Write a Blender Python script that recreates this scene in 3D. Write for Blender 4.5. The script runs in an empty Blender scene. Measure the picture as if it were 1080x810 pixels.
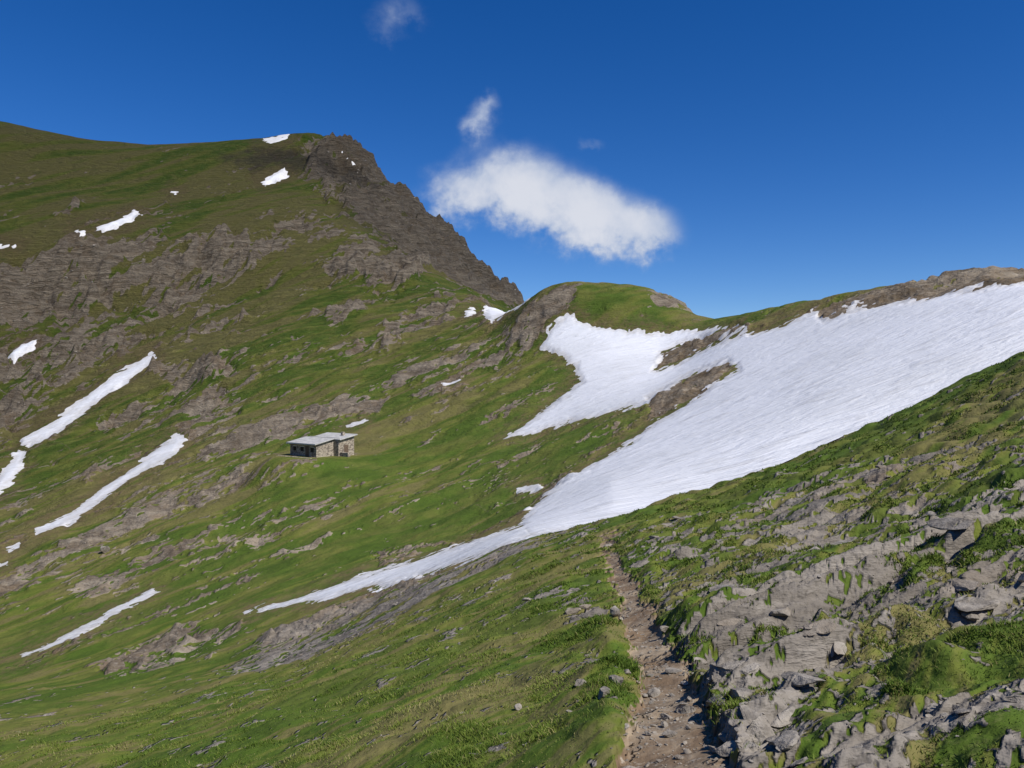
import bpy, math, numpy as np
from mathutils import Vector, Matrix
rng = np.random.default_rng(7)
F = 840.0
def sst(a,b,x):
    t=np.clip((x-a)/(b-a),0,1); return t*t*(3-2*t)

# ------------------------------------------------------------ noise
def _h(ix,iy,seed):
    h=(ix.astype(np.int64)*374761393+iy.astype(np.int64)*668265263+seed*1442695041)&0xFFFFFFFF
    h=((h^(h>>13))*1274126177)&0xFFFFFFFF
    h=((h^(h>>15))*2246822519)&0xFFFFFFFF
    return (h^(h>>16))&0xFFFF
_ang=np.linspace(0,2*np.pi,65536,endpoint=False)
GX=np.cos(_ang).astype(np.float32); GY=np.sin(_ang).astype(np.float32)
def pn(x,y,seed=0):
    x0=np.floor(x);y0=np.floor(y)
    fx=(x-x0).astype(np.float32);fy=(y-y0).astype(np.float32)
    ix=x0.astype(np.int64);iy=y0.astype(np.int64)
    def g(dx,dy):
        h=_h(ix+dx,iy+dy,seed)
        return GX[h]*(fx-dx)+GY[h]*(fy-dy)
    sx=fx*fx*fx*(fx*(fx*6-15)+10); sy=fy*fy*fy*(fy*(fy*6-15)+10)
    a=g(0,0);b=g(1,0);c=g(0,1);d=g(1,1)
    return ((a+(b-a)*sx)*(1-sy)+(c+(d-c)*sx)*sy)*1.5
LAM=[0.03*1.9**k for k in range(17)]
def band(x,y,r,seed,lo=0.004,hi=0.16,kind='p',power=1.0,minlam=0,maxlam=1e9):
    out=np.zeros(x.shape,np.float32)
    for i,l in enumerate(LAM):
        if l<minlam or l>maxlam: continue
        q=l/r
        w=sst(lo*0.6,lo*1.3,q)*(1-sst(hi*0.6,hi*1.4,q))
        m=w>0.001
        if not m.any(): continue
        xm=x[m]/l;ym=y[m]/l
        if kind=='p': n=pn(xm,ym,seed+i)
        elif kind=='ridge': n=0.5-2*np.abs(pn(xm,ym,seed+i))
        elif kind=='bil': n=2*np.abs(pn(xm,ym,seed+i))-0.5
        elif kind in('saw','slab'):
            if kind=='saw': s=xm*0.5+ym*0.62+1.1*pn(xm*0.6,ym*0.6,seed+i)
            else: s=ym*0.8+xm*0.1+0.9*pn(xm*0.6,ym*0.6,seed+i)
            f=s-np.floor(s)
            n=np.where(f<0.86,f/0.86,(1-f)/0.14)-0.5
            if kind=='slab': n=-n
            n=n*(0.35+1.1*np.clip(pn(xm*0.4+9,ym*0.4,seed+50+i)+0.4,0,1))
        out[m]+=(n*w[m]*(l**power)).astype(np.float32)
    return out
def blur(A,k):
    def ax(B,axis):
        C=np.cumsum(np.concatenate([np.repeat(np.take(B,[0],axis),k+1,axis),B,np.repeat(np.take(B,[-1],axis),k,axis)],axis).astype(np.float64),axis)
        n=B.shape[axis];w=2*k+1
        return (np.take(C,range(w,w+n),axis)-np.take(C,range(0,n),axis))/w
    return ax(ax(A,0),1).astype(np.float32)

# ------------------------------------------------------------ terrain profile lines: (u, v, distance)
R=[]
R.append([(-400,860,24),(0,812,12),(150,812,9),(300,812,6.5),(450,812,4.7),(550,812,3.9),(650,812,3.4),(700,812,3.3),(850,812,3.0),(950,812,2.9),(1080,812,2.7),(1500,780,2.3)])
R.append([(-400,810,34),(0,772,20),(150,760,16),(300,735,12.5),(450,705,10),(550,690,9),(620,678,8.3),(690,680,8),(750,662,7.5),(850,640,7),(950,618,6.8),(1080,590,6.5),(1500,480,6)])
R.append([(-400,780,44),(0,754,30),(150,737,27),(300,708,22),(450,650,20),(550,615,19),(640,598,17.5),(750,570,17),(850,545,17),(950,515,17),(1080,470,17),(1500,330,17)])
R.append([(-400,760,56),(0,738,43),(150,715,40),(250,697,38),(350,662,37),(450,612,36),(555,568,35),(600,560,34),(640,549,33),(700,533,34),(760,515,35),(820,492,36),(870,470,38),(920,449,39),(960,430,40),(1000,412,41),(1040,393,42),(1080,373,43),(1500,210,50)])
R.append([(-400,755,70),(0,722,56),(150,692,54),(250,658,54),(350,630,52),(450,600,50),(555,560,42),(600,556,42),(640,552,43),(760,528,46),(870,488,49),(960,450,51),(1080,395,54),(1500,235,60)])
R.append([(-400,690,110),(0,650,88),(150,610,88),(300,580,84),(450,560,76),(500,548,74),(555,530,70),(640,498,68),(760,460,66),(870,420,65),(960,390,65),(1080,345,65),(1500,215,66)])
R.append([(-400,600,170),(0,565,140),(150,528,135),(260,500,130),(300,488,128),(380,484,126),(450,488,116),(555,470,110),(640,440,106),(690,425,104),(760,400,98),(870,365,90),(960,338,84),(1080,304,78),(1500,205,74)])
R.append([(-400,500,260),(0,482,220),(150,452,210),(300,432,185),(450,408,170),(555,388,163),(640,368,158),(720,372,150),(760,352,140),(870,327,116),(960,309,103),(1080,290,90),(1500,195,82)])
R.append([(-400,420,330),(0,405,300),(150,378,290),(300,352,262),(400,352,245),(450,350,235),(500,345,222),(530,338,212),(550,322,206),(570,309,202),(590,300,200),(610,297,200),(640,297,198),(665,300,196),(685,306,194),(715,320,190),(738,334,184),(760,334,172),(800,329,156),(840,321,142),(870,314,132),(930,305,118),(1000,294,108),(1080,285,98),(1500,190,90)])
R.append([(-400,350,410),(0,335,385),(150,332,370),(300,305,350),(400,292,335),(450,296,325),(500,315,300),(535,330,280),(560,345,265),(640,350,250),(738,360,240),(870,350,200),(1080,330,160),(1500,280,140)])
R.append([(-400,270,470),(0,268,430),(100,256,425),(200,250,425),(300,238,420),(350,238,420),(400,250,415),(450,275,405),(500,303,390),(535,322,370),(560,345,340),(640,380,330),(738,390,320),(870,400,300),(1080,400,280),(1500,380,280)])
R.append([(-400,190,560),(0,196,520),(150,200,525),(250,195,530),(300,188,540),(350,186,540),(400,214,520),(450,250,500),(500,289,470),(535,315,440),(560,340,430),(640,400,420),(738,410,410),(870,420,400),(1080,430,400),(1500,430,400)])
R.append([(-400,120,660),(0,131,620),(50,141,625),(100,151,630),(150,154,635),(240,153,640),(275,150,640),(300,145,640),(330,144,640),(352,145,635),(366,151,625),(385,166,615),(400,180,605),(430,209,585),(470,244,560),(500,273,535),(530,301,505),(547,317,490),(560,332,480),(640,420,480),(738,440,480),(870,450,480),(1080,460,480),(1500,460,480)])
R.append([(-400,200,900),(0,210,880),(240,220,880),(350,235,860),(450,300,800),(547,380,700),(640,440,700),(1080,460,700),(1500,470,700)])

def smooth(a,s,du):
    k=int(3*s/du)+1; w=np.exp(-0.5*(np.arange(-k,k+1)*du/s)**2); w/=w.sum()
    return np.convolve(np.pad(a,k,mode='edge'),w,mode='valid')
inner=np.linspace(-34.6,34.6,1150)
outR=34.6+ (np.linspace(0,1,90)[1:]**1.6)*(180-34.6)
phi=np.radians(np.concatenate([-outR[::-1],inner,outR]))
NC=len(phi)
phc=np.clip(phi,math.atan((-400-540)/F),math.atan((1500-540)/F))
ucol=540+F*np.tan(phc)
ug=np.arange(-400,1501,1.0)
rows_r=[];rows_z=[]
x0=np.sin(phi);
for rr in (0.3,1.1,2.0):
    rows_r.append(np.full(NC,rr)); rows_z.append(-1.62+0.18*rr*x0)
dE1=None
for k,row in enumerate(R):
    a=np.array(row,float)
    v=np.interp(ug,a[:,0],a[:,1]);d=np.exp(np.interp(ug,a[:,0],np.log(a[:,2])))
    s=22 if k not in (3,8,12) else (5 if k!=3 else 10)
    v=smooth(v,s,1.0);d=smooth(d,24,1.0)
    vv=np.interp(ucol,ug,v);dd=np.interp(ucol,ug,d)
    if k==3: dE1=dd/np.cos(phc)
    rows_r.append(dd/np.cos(phc)); rows_z.append(dd*(405-vv)/F)
rows_r.append(np.full(NC,3500.)); rows_z.append(np.full(NC,-450.))
rows_r.append(np.full(NC,40000.)); rows_z.append(np.full(NC,-1500.))
RR=np.array(rows_r);ZZ=np.array(rows_z)
bl=sst(110,180,np.abs(np.degrees(phi)))
mR=np.exp(0.5*(np.log(RR[:,:1])+np.log(RR[:,-1:])));mZ=0.5*(ZZ[:,:1]+ZZ[:,-1:])
RR=np.exp(np.log(RR)*(1-bl)+np.log(mR)*bl);ZZ=ZZ*(1-bl)+mZ*bl
def seg(a,b,n): return np.exp(np.linspace(math.log(a),math.log(b),n,endpoint=False))
rad=np.concatenate([seg(0.3,2.2,40),seg(2.2,8,340),seg(8,46,360),seg(46,250,390),seg(250,690,300),seg(690,1200,25),seg(1200,40001,30)])
NR=len(rad)
lr=np.log(rad)
Z=np.zeros((NR,NC))
for j in range(NC):
    X=np.log(RR[:,j]);Y=ZZ[:,j]
    h=np.diff(X);m=np.diff(Y)/h
    t=np.zeros(len(X));t[0]=m[0];t[-1]=m[-1]
    w1=2*h[1:]+h[:-1];w2=h[1:]+2*h[:-1]
    ok=m[:-1]*m[1:]>0
    with np.errstate(all='ignore'):
        t[1:-1]=np.where(ok,(w1+w2)/(w1/m[:-1]+w2/m[1:]),0)
    i=np.clip(np.searchsorted(X,lr)-1,0,len(h)-1)
    s=(lr-X[i])/h[i];s=np.clip(s,0,1)
    Z[:,j]=(2*s**3-3*s**2+1)*Y[i]+(s**3-2*s**2+s)*h[i]*t[i]+(-2*s**3+3*s**2)*Y[i+1]+(s**3-s**2)*h[i]*t[i+1]
K=13;kw=np.exp(-0.5*(np.arange(-K,K+1)/5.0)**2);kw/=kw.sum()
Zs_=sum(kw[K+q]*np.roll(Z,q,axis=1) for q in range(-K,K+1))
Rg=np.repeat(rad[:,None],NC,1)
wm=sst(1.03,1.15,Rg/dE1[None,:])*(1-sst(85,110,Rg));wm[:,:100]=0;wm[:,-100:]=0
Z=Z*(1-wm)+Zs_*wm
Xg=Rg*np.sin(phi)[None];Yg=Rg*np.cos(phi)[None]
front=np.abs(phi)[None]<math.radians(55)
ysafe=np.where(Yg>0.05,Yg,0.05)
U=np.where(front,540+F*Xg/ysafe,-5000.)
V=405-F*Z/ysafe
NEAR=Rg<=dE1[None,:]*1.02

# ------------------------------------------------------------ hut pad
HU,HV,HD=337,480,128.
hx,hy=HD*(HU-540)/F,HD; 
hz=HD*(405-HV)/F
dist=np.hypot(Xg-hx,Yg-hy)
wp=1-sst(6.5,13,dist)
Z=Z*(1-wp)+hz*wp

def sdf(poly,pad=25,dmin=0,dmax=1e9,near=None):
    P=np.array(poly,float)
    m=(U>P[:,0].min()-pad)&(U<P[:,0].max()+pad)&(V>P[:,1].min()-pad)&(V<P[:,1].max()+pad)&(Rg>dmin)&(Rg<dmax)
    if near is True: m&=NEAR
    if near is False: m&=~NEAR
    out=np.full(U.shape,-99.,np.float32)
    px=U[m];py=V[m]
    if len(px)==0: return out
    best=np.full(px.shape,1e9);ins=np.zeros(px.shape,bool)
    n=len(P)
    for a in range(n):
        x1,y1=P[a];x2,y2=P[(a+1)%n]
        dx,dy=x2-x1,y2-y1;L=dx*dx+dy*dy+1e-9
        t=np.clip(((px-x1)*dx+(py-y1)*dy)/L,0,1)
        best=np.minimum(best,(px-x1-t*dx)**2+(py-y1-t*dy)**2)
        if y1!=y2:
            c=((y1>py)!=(y2>py))&(px<(x2-x1)*(py-y1)/(y2-y1)+x1)
            ins^=c
    out[m]=np.sqrt(best)*np.where(ins,1,-1)
    return out

ca,sa=math.cos(0.75),math.sin(0.75)
XA=(Xg*ca+Yg*sa)/3.0;YA=(-Xg*sa+Yg*ca)
n_iso=band(Xg,Yg,Rg,100,power=0)*0.5
n_str=band(XA,YA,Rg,200,power=0)*0.5
# ------------------------------------------------------------ rock regions, painted cloud shadow
leftside=(1-sst(520,620,U))*sst(60,100,Rg)*(1-sst(380,450,Rg))
rock=(0.07+0.11*leftside).astype(np.float32)
def addrock(poly,val=0.9,soft=12,**k):
    s=sdf(poly,pad=soft*2,**k)
    w=sst(-soft,soft,s)*val
    np.maximum(rock,w,out=rock)
addrock([(-300,285),(0,275),(60,262),(140,250),(220,246),(295,236),(305,258),(270,285),(225,300),(205,325),(150,345),(60,345),(0,352),(-300,360)],0.72,14,dmin=300)
addrock([(-300,350),(0,345),(150,342),(185,350),(120,382),(70,415),(0,470),(-300,520)],0.60,14,dmin=200)
addrock([(350,138),(366,138),(560,312),(547,325),(520,322),(480,302),(440,280),(405,252),(378,232),(352,200),(346,170)],0.95,13,dmin=380)
addrock([(310,140),(350,138),(362,190),(385,235),(340,215),(318,180)],0.62,14,dmin=380)
addrock([(330,278),(365,262),(420,252),(448,275),(440,298),(380,298),(345,295)],0.72,8,dmin=250)
addrock([(265,222),(310,205),(335,225),(400,262),(350,262),(300,240)],0.50,12,dmin=300)
addrock([(155,385),(240,378),(255,398),(200,405),(160,402)],0.72,7,dmin=150,dmax=400)
addrock([(222,402),(265,410),(250,448),(205,470),(184,455),(202,425)],0.70,7,dmin=150,dmax=400)
addrock([(95,440),(140,428),(155,440),(125,458),(98,458)],0.60,7,dmin=100,dmax=400)
addrock([(342,322),(375,316),(390,330),(362,348),(345,342)],0.62,8,dmin=150)
addrock([(255,450),(320,434),(412,412),(402,434),(330,452),(250,470),(220,476)],0.70,6,dmin=100,dmax=300)
addrock([(415,424),(480,378),(540,335),(568,308),(600,302),(615,316),(590,330),(570,350),(552,370),(500,394),(470,414)],0.66,9,dmin=100,dmax=260)
addrock([(395,350),(470,308),(492,320),(440,352),(405,370)],0.54,8,dmin=150,dmax=330)
addrock([(655,303),(700,308),(745,335),(715,328)],0.62,6,dmin=100,dmax=260)
addrock([(850,330),(890,314),(940,303),(1080,280),(1400,180),(1400,280),(1080,305),(960,322),(875,342)],0.85,4,dmin=60,dmax=200)
addrock([(683,442),(702,436),(745,412),(776,388),(768,380),(730,396),(686,420)],0.9,5,near=False,dmax=200)
addrock([(690,390),(715,382),(745,366),(790,347),(775,342),(738,355),(698,374)],0.9,5,near=False,dmax=250)
addrock([(235,705),(300,660),(360,636),(430,610),(545,570),(620,556),(560,580),(460,624),(410,660),(330,695),(250,712)],0.68,9,dmin=20,dmax=75)
addrock([(-60,640),(0,608),(60,575),(150,528),(265,486),(262,504),(140,560),(0,638)],0.70,8,dmin=80,dmax=220)
addrock([(540,470),(610,455),(690,425),(700,432),(620,500),(560,545),(545,540),(600,480)],0.3,9,near=False,dmax=200)
addrock([(380,578),(470,566),(485,576),(400,597)],0.60,8,near=False,dmax=110)
addrock([(90,705),(180,666),(260,658),(225,692),(120,718)],0.56,10,dmin=20,dmax=110)
addrock([(60,610),(200,570),(300,545),(200,590),(80,640)],0.46,12,near=False,dmax=160)
fg=[(636,575),(700,548),(860,500),(1000,470),(1400,430),(1400,900),(735,900),(745,760),(712,690),(690,640),(660,600)]
addrock(fg,0.46,16,near=True)
addrock([(720,650),(800,610),(900,590),(980,565),(1300,560),(1300,640),(1080,680),(960,660),(900,700),(860,760),(860,900),(745,900),(750,760)],0.66,25,near=True)
addrock([(850,800),(960,750),(1080,725),(1300,700),(1300,790),(1080,790),(960,830),(900,900)],0.80,12,near=True)
addrock([(590,655),(605,636),(625,634),(640,645),(620,655)],0.6,6,near=True)
turf=sst(-15,15,sdf([(885,735),(960,690),(1060,665),(1300,660),(1300,715),(1080,722),(960,748),(900,765)],near=True))
turf=np.maximum(turf,sst(-15,15,sdf([(960,800),(1080,765),(1300,760),(1300,900),(900,900)],near=True)))
rock=rock*(1-0.75*turf)
rockm=sst(0.40,0.56,rock+n_iso*(0.36+0.12*NEAR)+n_str*(0.44+0.1*leftside)).astype(np.float32)
rockm=np.where(Rg>690,rock*0.3,rockm)
dark=sst(-9,9,sdf([(230,165),(300,157),(345,156),(375,176),(405,205),(398,214),(350,192),(300,174),(240,172)],dmin=400)+n_iso*8)*0.85  # cloud shadow below the summit, painted as a dark band in the ground colour
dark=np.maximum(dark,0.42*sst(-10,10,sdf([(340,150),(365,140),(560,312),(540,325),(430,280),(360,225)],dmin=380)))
dry=np.clip(0.5+0.9*band((Xg*ca+Yg*sa)/4,YA,Rg,900,power=0,lo=0.01,hi=0.5)*0.7,0,1)
# ------------------------------------------------------------ path
def pathpoly(c):
    L=[];Rr=[]
    for u,v,w in c: L.append((u-w/2,v));Rr.append((u+w/2,v))
    return L+Rr[::-1]
path_s=sdf(pathpoly([(655,556,10),(638,566,11),(642,580,17),(652,600,25),(667,630,36),(682,665,50),(699,700,64),(709,730,76),(711,765,100),(715,815,138),(725,930,230)]),pad=60,near=True)
pathm=sst(-4,4,path_s+n_iso*12)
pathw=sst(-24,0,path_s)
path2=np.zeros_like(pathm)
for c,st_ in (([(415,515,1.6),(430,517,1.8),(465,524,1.8),(500,534,1.8),(520,540,1.6)],0.42),([(283,475,1.8),(312,484,1.8),(335,493,1.8)],0.55),([(30,462,1.2),(60,470,1.3),(90,478,1.3),(118,490,1.3)],0.5),([(140,540,1.2),(200,520,1.2),(270,498,1.2)],0.4)):
    a=[(x,y-w) for x,y,w in c]+[(x,y+w) for x,y,w in c][::-1]
    path2=np.maximum(path2,st_*sst(-1.5,1.5,sdf(a,near=False,dmin=50,dmax=300)))
SN={}
def S(name,polys,holes=(),**k):
    s=None
    for p in polys:
        q=sdf(p,**k); s=q if s is None else np.maximum(s,q)
    for h in holes:
        q=sdf(h,**k); s=np.where(q>-90,np.minimum(s,-q),s)
    SN.setdefault(name,[]).append(s)
main=[(598,332),(612,336),(640,345),(680,352),(720,350),(778,343),(790,352),(800,350),(825,343),(843,335),(862,327),(868,338),(885,333),(900,327),(950,318),(1000,310),(1040,304),(1080,298),(1450,240),(1450,330),(1080,420),(960,480),(870,520),(760,560),(640,585),(600,562),(560,566),(545,560),(552,548),(565,532),(590,510),(640,480),(672,458),(690,441),(686,424),(650,433),(620,440),(560,457),(531,463),(548,450),(570,433),(595,415),(613,402),(606,388),(588,374),(571,366),(580,345)]
tail=[(556,552),(530,560),(500,571),(440,589),(390,604),(330,624),(258,647),(300,641),(360,629),(430,612),(500,590),(562,565)]
h1=[(680,444),(702,436),(742,413),(776,389),(767,382),(730,397),(684,421)]
h2=[(692,388),(716,381),(746,365),(788,349),(777,343),(738,355),(698,375)]
S('snow_field',[main,tail],[h1,h2],near=False,dmin=33,dmax=260)
for p,k in [([(160,373),(167,378),(150,392),(115,416),(75,447),(50,464),(22,468),(22,461),(50,449),(80,425),(120,395)],{}),
 ([(20,473),(29,480),(16,505),(-10,530),(-10,512),(8,490)],{}),
 ([(186,459),(198,462),(185,480),(150,498),(120,520),(80,547),(38,566),(38,559),(80,537),(115,508),(150,483)],{}),
 ([(3,697),(60,674),(110,648),(160,619),(169,623),(130,645),(80,671),(30,691)],{}),
 ([(3,374),(22,360),(39,356),(37,366),(15,378)],{}),([(102,240),(120,233),(140,224),(148,227),(135,235),(108,244)],{}),
 ([(276,193),(285,185),(300,177),(304,181),(295,188),(280,196)],{}),([(272,151),(280,146),(305,142),(302,149),(285,152)],{}),
 ([(511,324),(525,319),(560,316),(545,326),(518,341),(511,336)],{'dmax':280}),([(-9,257),(17,257),(17,262),(-9,263)],{}),
 ([(78,243),(88,243),(88,247),(78,247)],{}),([(490,327),(499,324),(502,328),(492,332)],{'dmax':330}),([(365,450),(385,441),(389,443),(370,452)],{}),
 ([(466,404),(485,397),(487,401),(470,407)],{'dmax':280}),([(543,515),(568,509),(571,512),(546,517)],{}),([(6,582),(20,575),(22,579),(9,587)],{}),
 ([(-5,596),(8,592),(9,596),(-5,601)],{}),([(360,158),(365,161),(376,173),(373,173)],{}),([(180,200),(188,202),(185,205),(179,203)],{})]:
    kk=dict(near=False,dmin=50); kk.update(k)
    S('snow_patch',[p],**kk)
allsnow=np.maximum.reduce([s for l in SN.values() for s in l])
rim=sst(-16,-2,allsnow+n_iso*10)
# ------------------------------------------------------------ displacement
h_g=band(Xg,Yg,Rg,300,kind='p',power=1)
h_st=band(XA,YA,Rg,350,kind='p',power=1,lo=0.008,hi=0.12)
h_r=band(Xg,Yg,Rg,400,kind='ridge',lo=0.004,hi=0.12,power=1)
h_s=band(Xg,Yg,Rg,500,kind='saw',lo=0.008,hi=0.14,power=1)
cb_,sb_=math.cos(0.5),math.sin(0.5)
XS=(Xg*cb_+Yg*sb_)/2.0;YS=(-Xg*sb_+Yg*cb_)
h_slab=band(XS,YS,Rg,700,kind='slab',lo=0.010,hi=0.35,power=1,minlam=0.03,maxlam=1.8)
near_t=band(Xg,Yg,Rg,600,kind='bil',lo=0.020,hi=0.3,power=1,minlam=0.2,maxlam=2.2)
snb=sst(-6,6,allsnow)
rs_=np.where(NEAR,blur(rockm,7),blur(rockm,2))
grassy=(1-rs_)
nearR=sst(560,700,U)*NEAR
fade=sst(1.5,3,Rg)*(1-sst(650,900,Rg))
far=sst(200,300,Rg)
Nf=NEAR*1.0
hill=1-0.6*sst(430,500,Rg)
D=grassy*(0.04*hill*h_g+0.040*hill*(1-Nf)*h_st)+rs_*((0.045*Nf+(0.06+0.10*far)*(1-Nf))*h_r+ (0.03*Nf+(0.09+0.14*far)*(1-Nf))*h_s+0.04*h_g)
D+=Nf*rs_*0.21*h_slab*sst(560,700,U)
D+=near_t*(0.4*Nf+0.6*nearR)*0.085*(0.2+grassy)
D+=sst(0.3,1,grassy)*nearR*0.06*sst(2,8,Rg)
D*=fade*(1-0.92*snb)*(1-wp)
D=np.where(NEAR,D*(1-0.65*pathw)-0.09*pathm*sst(1,4,Rg),D)
Db=blur(D,3)
D=np.where(NEAR&(U>560),np.clip(D,Db-0.0035*Rg-0.01,Db+0.0035*Rg+0.01),D)
Zf=Z+D
print('disp done',D.min(),D.max())

# ------------------------------------------------------------ mesh builders
def link(o): bpy.context.scene.collection.objects.link(o); return o
def grid_mesh(name,Zarr,facemask,attrs,mat):
    idx=np.arange(NR*NC).reshape(NR,NC)
    a=idx[:-1,:-1];b=idx[:-1,1:];c=idx[1:,1:];d=idx[1:,:-1]
    q=np.stack([a,b,c,d],-1)[facemask]
    used=np.zeros(NR*NC,bool);used[q.ravel()]=True
    remap=np.cumsum(used)-1
    co=np.stack([Xg.ravel()[used],Yg.ravel()[used],Zarr.ravel()[used]],-1).astype(np.float32)
    q=remap[q].astype(np.int32)
    p=co[q[:200]] ; n=np.cross(p[:,1]-p[:,0],p[:,2]-p[:,0])[:,2].mean()
    if n<0: q=q[:,::-1]
    me=bpy.data.meshes.new(name)
    me.vertices.add(len(co));me.vertices.foreach_set('co',co.ravel())
    me.loops.add(q.size);me.loops.foreach_set('vertex_index',np.ascontiguousarray(q).ravel())
    me.polygons.add(len(q));me.polygons.foreach_set('loop_start',np.arange(0,q.size,4,dtype=np.int32))
    me.update(calc_edges=True)
    me.polygons.foreach_set('use_smooth',np.ones(len(q),bool))
    for k,v in attrs.items():
        at=me.attributes.new(k,'FLOAT','POINT');at.data.foreach_set('value',v.ravel()[used].astype(np.float32))
    me.materials.append(mat)
    return link(bpy.data.objects.new(name,me))

# ------------------------------------------------------------ node helpers
class NT:
    def __init__(s,nt): s.t=nt; nt.nodes.clear()
    def n(s,ty,**k):
        x=s.t.nodes.new(ty)
        for a,b in k.items(): setattr(x,a,b)
        return x
    def put(s,sock,v):
        if isinstance(v,bpy.types.NodeSocket): s.t.links.new(v,sock)
        else: sock.default_value=v
    def m(s,op,a,b=0.0,c=None,clamp=False):
        x=s.n('ShaderNodeMath',operation=op,use_clamp=clamp);s.put(x.inputs[0],a);s.put(x.inputs[1],b)
        if c is not None:s.put(x.inputs[2],c)
        return x.outputs[0]
    def ss(s,v,a,b):
        x=s.n('ShaderNodeMapRange',interpolation_type='SMOOTHSTEP');s.put(x.inputs[0],v);s.put(x.inputs[1],a);s.put(x.inputs[2],b);return x.outputs[0]
    def mix(s,f,a,b,bt='MIX'):
        x=s.n('ShaderNodeMix',data_type='RGBA',blend_type=bt);s.put(x.inputs[0],f)
        s.put(x.inputs[6],a if isinstance(a,bpy.types.NodeSocket) else (*a,1));s.put(x.inputs[7],b if isinstance(b,bpy.types.NodeSocket) else (*b,1));return x.outputs[2]
    def noise(s,vec,sc,det=6,rough=0.6,dist=0.0):
        x=s.n('ShaderNodeTexNoise');s.put(x.inputs['Vector'],vec);x.inputs['Scale'].default_value=sc;x.inputs['Detail'].default_value=det;x.inputs['Roughness'].default_value=rough;x.inputs['Distortion'].default_value=dist;return x.outputs[0]
    def attr(s,n):
        x=s.n('ShaderNodeAttribute');x.attribute_name=n;return x
    def mapping(s,vec,rot=(0,0,0),sc=(1,1,1)):
        x=s.n('ShaderNodeMapping');s.put(x.inputs[0],vec);x.inputs['Rotation'].default_value=rot;x.inputs['Scale'].default_value=sc;return x.outputs[0]
def mat(name):
    m=bpy.data.materials.new(name);m.use_nodes=True;return m,NT(m.node_tree)
def finish(n,col,rough=0.9,bump=None,bs=0.5,bd=0.1,spec=0.2,**k):
    b=n.n('ShaderNodeBsdfPrincipled');n.put(b.inputs['Base Color'],col if isinstance(col,bpy.types.NodeSocket) else (*col,1));n.put(b.inputs['Roughness'],rough)
    b.inputs['Specular IOR Level'].default_value=spec
    for a,v in k.items(): n.put(b.inputs[a],v)
    if bump is not None:
        x=n.n('ShaderNodeBump');x.inputs['Strength'].default_value=bs;n.put(x.inputs['Distance'],bd);n.put(x.inputs['Height'],bump);n.t.links.new(x.outputs[0],b.inputs['Normal'])
    o=n.n('ShaderNodeOutputMaterial');n.t.links.new(b.outputs[0],o.inputs[0])

MT,n=mat('alpine_ground')
P=n.n('ShaderNodeTexCoord').outputs['Object']
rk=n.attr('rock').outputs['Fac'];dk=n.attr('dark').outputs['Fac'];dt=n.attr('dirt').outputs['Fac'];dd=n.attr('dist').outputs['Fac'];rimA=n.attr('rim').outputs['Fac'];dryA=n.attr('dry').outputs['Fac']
mid=n.noise(P,0.16,5,0.65);fine=n.noise(P,2.2,4,0.7);vf=n.noise(P,18,3,0.7)
g=n.mix(n.ss(dryA,0.2,0.7),(0.076,0.124,0.016),(0.138,0.160,0.028))
g=n.mix(n.m('MULTIPLY',n.ss(dryA,0.64,0.94),0.7),g,(0.190,0.152,0.068))
g=n.mix(n.m('MULTIPLY',n.ss(mid,0.42,0.68),0.6),g,(0.172,0.168,0.042))
g=n.mix(n.m('MULTIPLY',n.ss(mid,0.46,0.30),0.45),g,(0.052,0.088,0.013))
g=n.mix(n.m('MULTIPLY',n.ss(fine,0.5,0.72),0.45),g,(0.054,0.078,0.013))
g=n.mix(n.m('MULTIPLY',n.ss(vf,0.52,0.75),0.35),g,(0.22,0.20,0.08))
st=n.mapping(P,rot=(0.5,0.2,0.75),sc=(0.35,1,1.8))
rs=n.noise(st,0.25,6,0.72,0.4);rf=n.noise(st,3.0,5,0.7)
nearF=n.ss(dd,60,25)
rc=n.mix(n.ss(rs,0.35,0.65),(0.155,0.122,0.085),(0.365,0.305,0.225))
rc=n.mix(nearF,rc,n.mix(n.ss(rs,0.35,0.65),(0.165,0.145,0.120),(0.305,0.272,0.228)))
rc=n.mix(n.m('MULTIPLY',n.ss(rf,0.5,0.72),0.5),rc,(0.41,0.37,0.315))
rc=n.mix(n.m('MULTIPLY',n.ss(rf,0.48,0.3),0.65),rc,(0.08,0.068,0.054))
rc=n.mix(n.m('MULTIPLY',n.ss(mid,0.5,0.66),0.35),rc,(0.24,0.165,0.095))
rc=n.mix(n.m('MULTIPLY',n.ss(vf,0.5,0.34),n.m('MULTIPLY',nearF,0.6)),rc,(0.09,0.08,0.065))
rf2=n.noise(P,0.9,5,0.75)
rmask=n.ss(n.m('ADD',rk,n.m('MULTIPLY',n.m('SUBTRACT',rf2,0.5),1.3)),0.38,0.6)
c=n.mix(rmask,g,rc)
dmask=n.ss(n.m('ADD',dt,n.m('MULTIPLY',n.m('SUBTRACT',rf2,0.5),0.9)),0.35,0.65)
dc=n.mix(n.ss(fine,0.4,0.65),(0.19,0.132,0.082),(0.31,0.245,0.17))
dc=n.mix(n.ss(vf,0.56,0.74),dc,(0.38,0.335,0.27))
c=n.mix(dmask,c,dc)
c=n.mix(n.m('MULTIPLY',rimA,n.ss(rf2,0.35,0.6)),c,(0.17,0.120,0.065))
c=n.mix(n.m('MULTIPLY',dk,0.85),c,(0.045,0.041,0.035))  # dark mask: painted cloud shadow band, plus darker peak face
hh=n.m('ADD',n.m('MULTIPLY',fine,0.3),n.m('ADD',n.m('MULTIPLY',rf,n.m('MULTIPLY',rk,0.8)),n.m('MULTIPLY',vf,0.10)))
hh=n.m('ADD',hh,n.m('MULTIPLY',rs,n.m('MULTIPLY',dd,0.02)))
finish(n,c,0.95,hh,0.9,n.m('ADD',0.09,n.m('MULTIPLY',dd,0.004)),spec=0.12)

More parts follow.
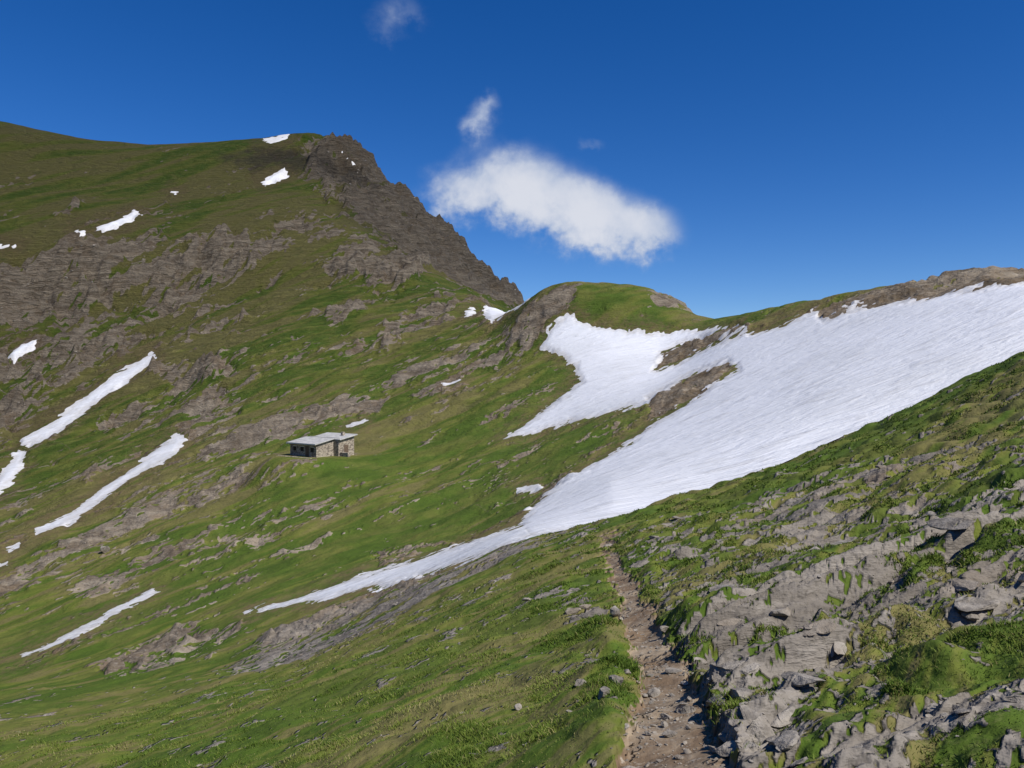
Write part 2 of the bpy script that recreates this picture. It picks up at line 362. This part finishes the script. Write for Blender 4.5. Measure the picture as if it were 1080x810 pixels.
MS,n=mat('old_snow')
P=n.n('ShaderNodeTexCoord').outputs['Object']
sm=n.mapping(P,rot=(0,0,0.55),sc=(0.22,1.0,0.5))
s1=n.noise(sm,0.9,5,0.6,0.6);s2=n.noise(P,0.05,5,0.6);s3=n.noise(sm,3.5,4,0.6)
c=n.mix(n.ss(s2,0.35,0.7),(0.79,0.80,0.82),(0.70,0.71,0.72))
c=n.mix(n.m('MULTIPLY',n.ss(s1,0.50,0.70),0.7),c,(0.59,0.59,0.585))
c=n.mix(n.m('MULTIPLY',n.attr('rim').outputs['Fac'],n.m('MULTIPLY',n.ss(s3,0.3,0.6),0.7)),c,(0.48,0.44,0.38))
finish(n,c,0.6,n.m('ADD',s1,n.m('MULTIPLY',s3,0.4)),0.8,0.42,spec=0.3)

pf=(pathm[:-1,:-1]>0.45)
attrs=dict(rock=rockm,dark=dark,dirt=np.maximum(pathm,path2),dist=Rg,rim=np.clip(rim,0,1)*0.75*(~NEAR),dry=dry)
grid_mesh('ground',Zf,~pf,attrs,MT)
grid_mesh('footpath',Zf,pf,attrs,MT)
for nm,lst in SN.items():
    for s in lst:
        if nm=='snow_patch': se=s+n_iso*2.5+n_str*2.0
        else: se=s+n_iso*3+n_str*3.5
        lift=np.clip(se,-4,6)*Rg*0.00022
        fmk=(se>-4)&(s>-50); fm=fmk[:-1,:-1]&fmk[1:,1:]&fmk[:-1,1:]&fmk[1:,:-1]
        if fm.sum()<4: continue
        grid_mesh(nm,Zf+lift,fm,dict(rim=1-sst(0,7,se)),MS)
# ------------------------------------------------------------ height lookup
def gz(x,y):
    p=np.arctan2(x,y);r=np.hypot(x,y)
    j=np.clip(np.searchsorted(phi,p)-1,0,NC-2);i=np.clip(np.searchsorted(rad,r)-1,0,NR-2)
    a=(p-phi[j])/(phi[j+1]-phi[j]);b=(r-rad[i])/(rad[i+1]-rad[i])
    return Zf[i,j]*(1-a)*(1-b)+Zf[i,j+1]*a*(1-b)+Zf[i+1,j]*(1-a)*b+Zf[i+1,j+1]*a*b
def hit(u,v,dmin=0):
    p=math.atan((u-540)/F);j=int(np.argmin(np.abs(phi-p)))
    t=Zf[:,j]/(rad*math.cos(p));need=(405-v)/F
    ok=np.where((t>=need)&(rad>max(dmin,2.3)))[0]
    i=ok[0];r=rad[i];x=r*math.sin(p);y=r*math.cos(p);return x,y,float(Zf[i,j])

# ------------------------------------------------------------ stones
import bmesh
def stone_proto(seed,sub=2):
    bm=bmesh.new();bmesh.ops.create_icosphere(bm,subdivisions=sub,radius=1)
    V0=np.array([v.co[:] for v in bm.verts]);Fc=np.array([[v.index for v in f.verts] for f in bm.faces]);bm.free()
    r=np.random.default_rng(seed)
    for _ in range(9):
        d=r.normal(size=3);d/=np.linalg.norm(d);k=r.uniform(0.35,0.7)
        pr=V0@d;ex=np.maximum(pr-k,0);V0=V0-ex[:,None]*d
    V0+=r.normal(size=V0.shape)*0.02
    return V0,Fc
protos=[stone_proto(s,3) for s in range(16)]
MR,n=mat('weathered_stone')
P=n.n('ShaderNodeTexCoord').outputs['Object'];a1=n.noise(P,5,5,0.7);a2=n.noise(P,30,4,0.7);a3=n.noise(P,1.3,3,0.5)
c=n.mix(n.ss(a1,0.35,0.65),(0.17,0.150,0.125),(0.35,0.315,0.265));c=n.mix(n.m('MULTIPLY',n.ss(a3,0.5,0.6),0.5),c,(0.23,0.185,0.135));c=n.mix(n.m('MULTIPLY',n.ss(a2,0.55,0.7),0.5),c,(0.09,0.083,0.07))
finish(n,c,0.9,n.m('ADD',a1,n.m('MULTIPLY',a2,0.3)),0.8,0.05,spec=0.2)
def build(name,Vs,Fs,m,attrs=None,smooth=False):
    me=bpy.data.meshes.new(name);k=Fs.shape[1]
    me.vertices.add(len(Vs));me.vertices.foreach_set('co',Vs.astype(np.float32).ravel())
    me.loops.add(Fs.size);me.loops.foreach_set('vertex_index',Fs.astype(np.int32).ravel())
    me.polygons.add(len(Fs));me.polygons.foreach_set('loop_start',np.arange(0,Fs.size,k,dtype=np.int32))
    me.update(calc_edges=True);me.polygons.foreach_set('use_smooth',np.full(len(Fs),smooth))
    if attrs:
        for q,v in attrs.items():
            at=me.attributes.new(q,'FLOAT','POINT');at.data.foreach_set('value',v.astype(np.float32))
    me.materials.append(m);return link(bpy.data.objects.new(name,me))
def stones(name,pts,size,flat=0.5,sink=0.3,aspect=1.0):
    Vs=[];Fs=[];o=0
    for (x,y),s in zip(pts,size):
        v,f=protos[rng.integers(len(protos))]
        sc=np.array([aspect,rng.uniform(0.55,0.9),flat*rng.uniform(0.6,1.3)])*s
        a=rng.uniform(0,6.28) if aspect==1 else 0.6+rng.normal()*0.25
        t=rng.normal()*0.2
        e=max(s,0.03);gx=(gz(x+e,y)-gz(x-e,y))/(2*e);gy=(gz(x,y+e)-gz(x,y-e))/(2*e)
        nrm=Vector((-float(gx)*0.9,-float(gy)*0.9,1)).normalized()
        T=np.array(nrm.to_track_quat('Z','Y').to_matrix()) if aspect!=1 else np.eye(3)
        M=T@np.array(Matrix.Rotation(a,3,'Z')@Matrix.Rotation(t*(0.3 if aspect!=1 else 1),3,'X'))
        w=(v*sc)@M.T+np.array([x,y,gz(x,y)+sc[2]*(1-sink*2)*0.8]);Vs.append(w);Fs.append(f+o);o+=len(v)
    return build(name,np.concatenate(Vs),np.concatenate(Fs),MR)
def pick(w,nn):
    p=w.ravel().astype(np.float64);p/=p.sum();k=rng.choice(p.size,nn,p=p)
    return k
inF=(U>-60)&(U<1140)
W=(rockm*0.5+pathm*1.5)*NEAR*inF*(Rg>2.4)
k=pick(W,2300);pts=np.stack([Xg.ravel()[k],Yg.ravel()[k]],-1)+rng.normal(size=(len(k),2))*0.02
rr=Rg.ravel()[k];sz=np.minimum(rng.pareto(2.2,len(k))*0.003*rr**0.6+0.003*rr**0.6,0.022*rr**0.6+0.02)
stones('rubble_stones',pts,sz,0.4)
k=pick(sst(0.6,1,rs_)*NEAR*inF*(Rg>3)*(Rg<14)*(U>700)*(1-pathm),70);pts=np.stack([Xg.ravel()[k],Yg.ravel()[k]],-1)
rr=Rg.ravel()[k];sz=(0.022+0.035*rng.random(len(k))**2)*rr**0.7
stones('slab_rocks',pts,sz,0.22,0.6,aspect=1.5)
k=pick((rock>0.5)*(~NEAR)*inF*(allsnow<-3)*(Rg<600)*(U<600)*1.0,2200);pts=np.stack([Xg.ravel()[k],Yg.ravel()[k]],-1)
rr=Rg.ravel()[k];sz=rr*0.0008*(0.5+rng.pareto(2.5,len(k)).clip(0,1.8))
stones('scree_stones',pts,sz,0.6)
for (u,v,w) in [(613,722,9),(651,722,11),(636,735,13),(650,650,11),(604,647,10),(618,643,9),(780,735,18),(600,752,5),(825,650,14),(110,583,7),(800,775,22),(548,748,6),(700,668,9),(662,712,7)]:
    x,y,z=hit(u,v);r=math.hypot(x,y)
    stones('boulder',[(x,y)],[w*r/F],0.6,0.25)

# ------------------------------------------------------------ grass
MG,n=mat('grass_blades')
hv=n.attr('hue').outputs['Fac']
c=n.mix(n.ss(hv,0.0,0.75),(0.066,0.114,0.013),(0.152,0.194,0.031));c=n.mix(n.ss(hv,0.70,1.0),c,(0.27,0.240,0.10))
finish(n,c,0.7,spec=0.15)
def blades(name,W,N,h0,wd,spread,dark=0.0):
    k=pick(W,N);x=Xg.ravel()[k]+rng.normal(size=N)*spread;y=Yg.ravel()[k]+rng.normal(size=N)*spread
    z=gz(x,y);r=np.hypot(x,y)
    cl=0.5+0.8*sst(-0.2,0.6,pn(x*1.7,y*1.7,5)+0.5*pn(x*6,y*6,6))
    h=h0*rng.uniform(0.4,1.2,N)*cl*(r/6)**0.2;w=wd*np.maximum(1,r/5)*rng.uniform(0.6,1.3,N)
    a=rng.uniform(0,6.28,N);lx,ly=rng.normal(size=N)*0.6*h,rng.normal(size=N)*0.6*h
    b=np.stack([x,y,z-0.01],-1);dx=np.stack([np.cos(a)*w,np.sin(a)*w,0*w],-1)
    mid_=b+np.stack([lx*0.35,ly*0.35,h*0.6],-1);top=b+np.stack([lx,ly,h],-1)
    Vs=np.stack([b-dx,b+dx,mid_+dx*0.7,mid_-dx*0.7,top],1).reshape(-1,3)
    o=np.arange(N)[:,None]*5
    Fs=np.concatenate([o+[0,1,2],o+[0,2,3],o+[3,2,4]])
    hue=np.clip(rng.beta(2,2,N)*0.8+0.4*pn(x*0.5,y*0.5,9)+0.25*pn(x*2.1,y*2.1,19)+0.35*(dry.ravel()[k]-0.5)+(rng.random(N)<0.12)*0.5-dark,0,1)
    build(name,Vs,Fs,MG,dict(hue=np.repeat(hue,5)))
sl=np.abs(np.gradient(Zf,axis=0)/np.gradient(Rg,axis=0))
gm=np.clip(1-rockm*1.3,0,1)*(1-pathm)*NEAR*inF*(sl<0.9)
tus=sst(-0.1,0.35,pn(Xg*0.9,Yg*0.9,31)+0.6*pn(Xg*2.5,Yg*2.5,32))
blades('meadow_grass',gm*(Rg>2.4)*(Rg<24)*(0.25+tus),340000,0.031,0.0024,0.01)
blades('tussock_grass',gm*(Rg>4)*(Rg<46)*(U>560)*tus**2,90000,0.048,0.0035,0.03,0.10)

# ------------------------------------------------------------ hut
def stonewall():
    m,n=mat('dry_stone_wall');P=n.n('ShaderNodeTexCoord').outputs['Object']
    v=n.n('ShaderNodeTexVoronoi');n.put(v.inputs['Vector'],n.mapping(P,sc=(1,1,1.8)));v.inputs['Scale'].default_value=2.6
    a=n.noise(P,3,5,0.6);c=n.mix(v.outputs['Color'],(0.31,0.26,0.20),(0.48,0.42,0.33));c=n.mix(n.ss(v.outputs['Distance'],0.4,0.7),c,(0.18,0.15,0.12));c=n.mix(n.m('MULTIPLY',n.ss(a,0.5,0.7),0.5),c,(0.44,0.38,0.29))
    finish(n,c,0.9,v.outputs['Distance'],0.5,-0.04);return m
def flatm(nm,col,rough=0.7,nz=6):
    m,n=mat(nm);P=n.n('ShaderNodeTexCoord').outputs['Object'];a=n.noise(P,nz,5,0.6)
    finish(n,n.mix(n.ss(a,0.35,0.65),tuple(x*0.8 for x in col),tuple(min(1,x*1.15) for x in col)),rough,a,0.4,0.02);return m
mw=stonewall();mroof=flatm('grey_sheet_roof',(0.47,0.46,0.43),0.55,1.5);mtrim=flatm('pale_concrete',(0.62,0.60,0.55));mdark=flatm('dark_opening',(0.02,0.02,0.022),0.4);mdoor=flatm('weathered_door',(0.14,0.10,0.07))
hut=link(bpy.data.objects.new('stone_hut',None));hut.location=(hx,hy,hz-0.1);hut.rotation_euler=(0,0,math.radians(-38))
def prism(nm,bot,top,m):
    n_=len(bot);vs=[*bot,*top];fs=[tuple(range(n_))[::-1],tuple(range(n_,2*n_))]+[(i,(i+1)%n_,n_+(i+1)%n_,n_+i) for i in range(n_)]
    me=bpy.data.meshes.new(nm);me.from_pydata(vs,[],fs);me.update();me.materials.append(m)
    o=link(bpy.data.objects.new(nm,me));o.parent=hut;bv=o.modifiers.new('b','BEVEL');bv.width=0.03;bv.segments=1;return o
def box(nm,x0,x1,y0,y1,z0,z1,m,zt=None):
    zt=zt or (z1,z1,z1,z1)
    return prism(nm,[(x0,y0,z0),(x1,y0,z0),(x1,y1,z0),(x0,y1,z0)],[(x0,y0,zt[0]),(x1,y0,zt[1]),(x1,y1,zt[2]),(x0,y1,zt[3])],m)
box('wall_main',-3.6,3.0,-3.0,0.4,-1.5,2.6,mw,(2.1,2.1,2.75,2.75))
box('wall_rear',-2.6,4.2,0.4,3.6,-1.5,2.8,mw,(2.6,2.6,3.2,3.2))
prism('roof_main',[(-4.0,-3.45,2.03),(3.35,-3.45,2.03),(3.35,0.396,2.78),(-4.0,0.396,2.78)],[(-4.0,-3.45,2.2),(3.35,-3.45,2.2),(3.35,0.396,2.95),(-4.0,0.396,2.95)],mroof)
prism('roof_rear',[(-3.0,0.40,2.62),(4.6,0.40,2.62),(4.6,4.0,3.3),(-3.0,4.0,3.3)],[(-3.0,0.40,2.8),(4.6,0.40,2.8),(4.6,4.0,3.48),(-3.0,4.0,3.48)],mroof)
box('roof_edge',-4.02,3.37,-3.5,-3.453,2.0,2.24,mtrim)
box('ridge_stones',-3.0,4.6,0.34,0.397,2.96,3.05,mtrim)
for i,x in enumerate((-2.8,-0.9,1.6)):
    box('window_%d'%(i+1),x,x+0.8,-3.02,-2.96,0.9,1.6,mdark)
    box('lintel_%d'%(i+1),x-0.1,x+0.9,-3.04,-2.96,1.62,1.78,mtrim)
box('door',0.3,1.2,-3.03,-2.96,-0.1,1.75,mdoor)
box('side_door',3.96+0.2,4.23,1.5,2.4,-0.1,1.85,mdoor)
box('low_wall',4.3,6.2,0.6,1.1,-1.2,0.75,mw)
box('terrace_wall',-4.6,3.8,-4.8,-4.4,-1.6,0.15,mw)
box('chimney',2.2,2.7,2.5,3.0,2.9,3.8,mw)

# ------------------------------------------------------------ light and sky
sun_el=math.radians(50);az=math.radians(128)
sd=Vector((math.sin(az)*math.cos(sun_el),math.cos(az)*math.cos(sun_el),math.sin(sun_el)))
L=bpy.data.lights.new('sun','SUN');L.energy=5.0;L.angle=math.radians(0.53);L.color=(1,0.955,0.89)
lo=link(bpy.data.objects.new('sun',L));lo.rotation_euler=sd.to_track_quat('Z','Y').to_euler();lo.location=(0,0,300)
w=bpy.data.worlds.new('World');bpy.context.scene.world=w;w.use_nodes=True;n=NT(w.node_tree)
sky=n.n('ShaderNodeTexSky',sky_type='NISHITA');sky.sun_disc=False;sky.sun_elevation=sun_el;sky.sun_rotation=az;sky.altitude=2600;sky.air_density=1.0;sky.dust_density=0.1;sky.ozone_density=3.5
hs=n.n('ShaderNodeHueSaturation');hs.inputs['Hue'].default_value=0.512;hs.inputs['Saturation'].default_value=1.34;hs.inputs['Value'].default_value=1.15;n.t.links.new(sky.outputs[0],hs.inputs['Color'])
G=n.n('ShaderNodeTexCoord').outputs['Generated'];sp=n.n('ShaderNodeSeparateXYZ');n.put(sp.inputs[0],G)
X,Y,Zs=sp.outputs;ys=n.m('MAXIMUM',Y,0.05);ax=n.m('DIVIDE',X,ys);azz=n.m('DIVIDE',Zs,ys)
cb=n.n('ShaderNodeCombineXYZ');n.put(cb.inputs[0],ax);n.put(cb.inputs[1],azz)
cn=n.noise(cb.outputs[0],13,6,0.55,0.25);cn2=n.noise(cb.outputs[0],34,4,0.6)
ax=n.m('ADD',ax,n.m('MULTIPLY',n.m('SUBTRACT',cn,0.5),0.05));azz=n.m('ADD',azz,n.m('MULTIPLY',n.m('SUBTRACT',cn2,0.5),0.045))
tot=None
for (u,v,a,b,s,rot) in [(476,205,28,23,0.55,0.1),(512,199,43,30,0.8,0.05),(556,188,40,31,0.85,-0.1),(580,217,58,28,0.9,-0.3),(640,239,58,29,1.15,-0.1),(614,208,40,24,0.5,-0.3),(688,241,22,22,0.8,0),(503,125,20,19,0.7,0.4),(514,108,14,11,0.5,0.3),(408,38,30,18,0.30,-0.9),(430,10,30,20,0.34,-0.5),(625,152,16,9,0.36,0)]:
    X0=(u-540)/F;Z0=(405-v)/F;cr,sr=math.cos(rot),math.sin(rot)
    dx=n.m('SUBTRACT',ax,X0);dz=n.m('SUBTRACT',azz,Z0)
    p=n.m('DIVIDE',n.m('ADD',n.m('MULTIPLY',dx,cr),n.m('MULTIPLY',dz,sr)),a/F)
    q=n.m('DIVIDE',n.m('SUBTRACT',n.m('MULTIPLY',dz,cr),n.m('MULTIPLY',dx,sr)),b/F)
    g2=n.m('MULTIPLY',n.m('EXPONENT',n.m('MULTIPLY',n.m('ADD',n.m('MULTIPLY',p,p),n.m('MULTIPLY',q,q)),-0.9)),s)
    tot=g2 if tot is None else n.m('ADD',tot,g2)
d=n.m('ADD',tot,n.m('MULTIPLY',n.m('SUBTRACT',cn,0.5),n.m('MINIMUM',n.m('MULTIPLY',tot,3.0),1.6)))
d=n.m('ADD',d,n.m('MULTIPLY',n.m('SUBTRACT',cn2,0.5),n.m('MINIMUM',n.m('MULTIPLY',tot,1.8),0.8)))
al=n.m('MULTIPLY',n.ss(d,0.12,1.15),n.m('GREATER_THAN',Y,0.05))
ccol=n.mix(n.ss(n.m('ADD',d,n.m('MULTIPLY',n.m('SUBTRACT',cn,0.5),1.6)),0.4,1.9),(4.4,5.2,6.8),(7.4,7.6,8.2))
fc=n.mix(n.m('MULTIPLY',al,0.92),hs.outputs[0],ccol)
bg=n.n('ShaderNodeBackground');n.put(bg.inputs[0],fc);bg.inputs[1].default_value=0.1
o=n.n('ShaderNodeOutputWorld');n.t.links.new(bg.outputs[0],o.inputs[0])
try: w.cycles.sampling_method='NONE'
except Exception as e: print(e)

cam=bpy.data.cameras.new('camera');cam.lens=28;cam.sensor_width=36;cam.clip_start=0.05;cam.clip_end=100000
co=link(bpy.data.objects.new('camera',cam));co.rotation_euler=(math.radians(90),0,0);bpy.context.scene.camera=co
sc=bpy.context.scene;sc.view_settings.view_transform='Standard';sc.view_settings.look='None';sc.view_settings.exposure=0
print('done')
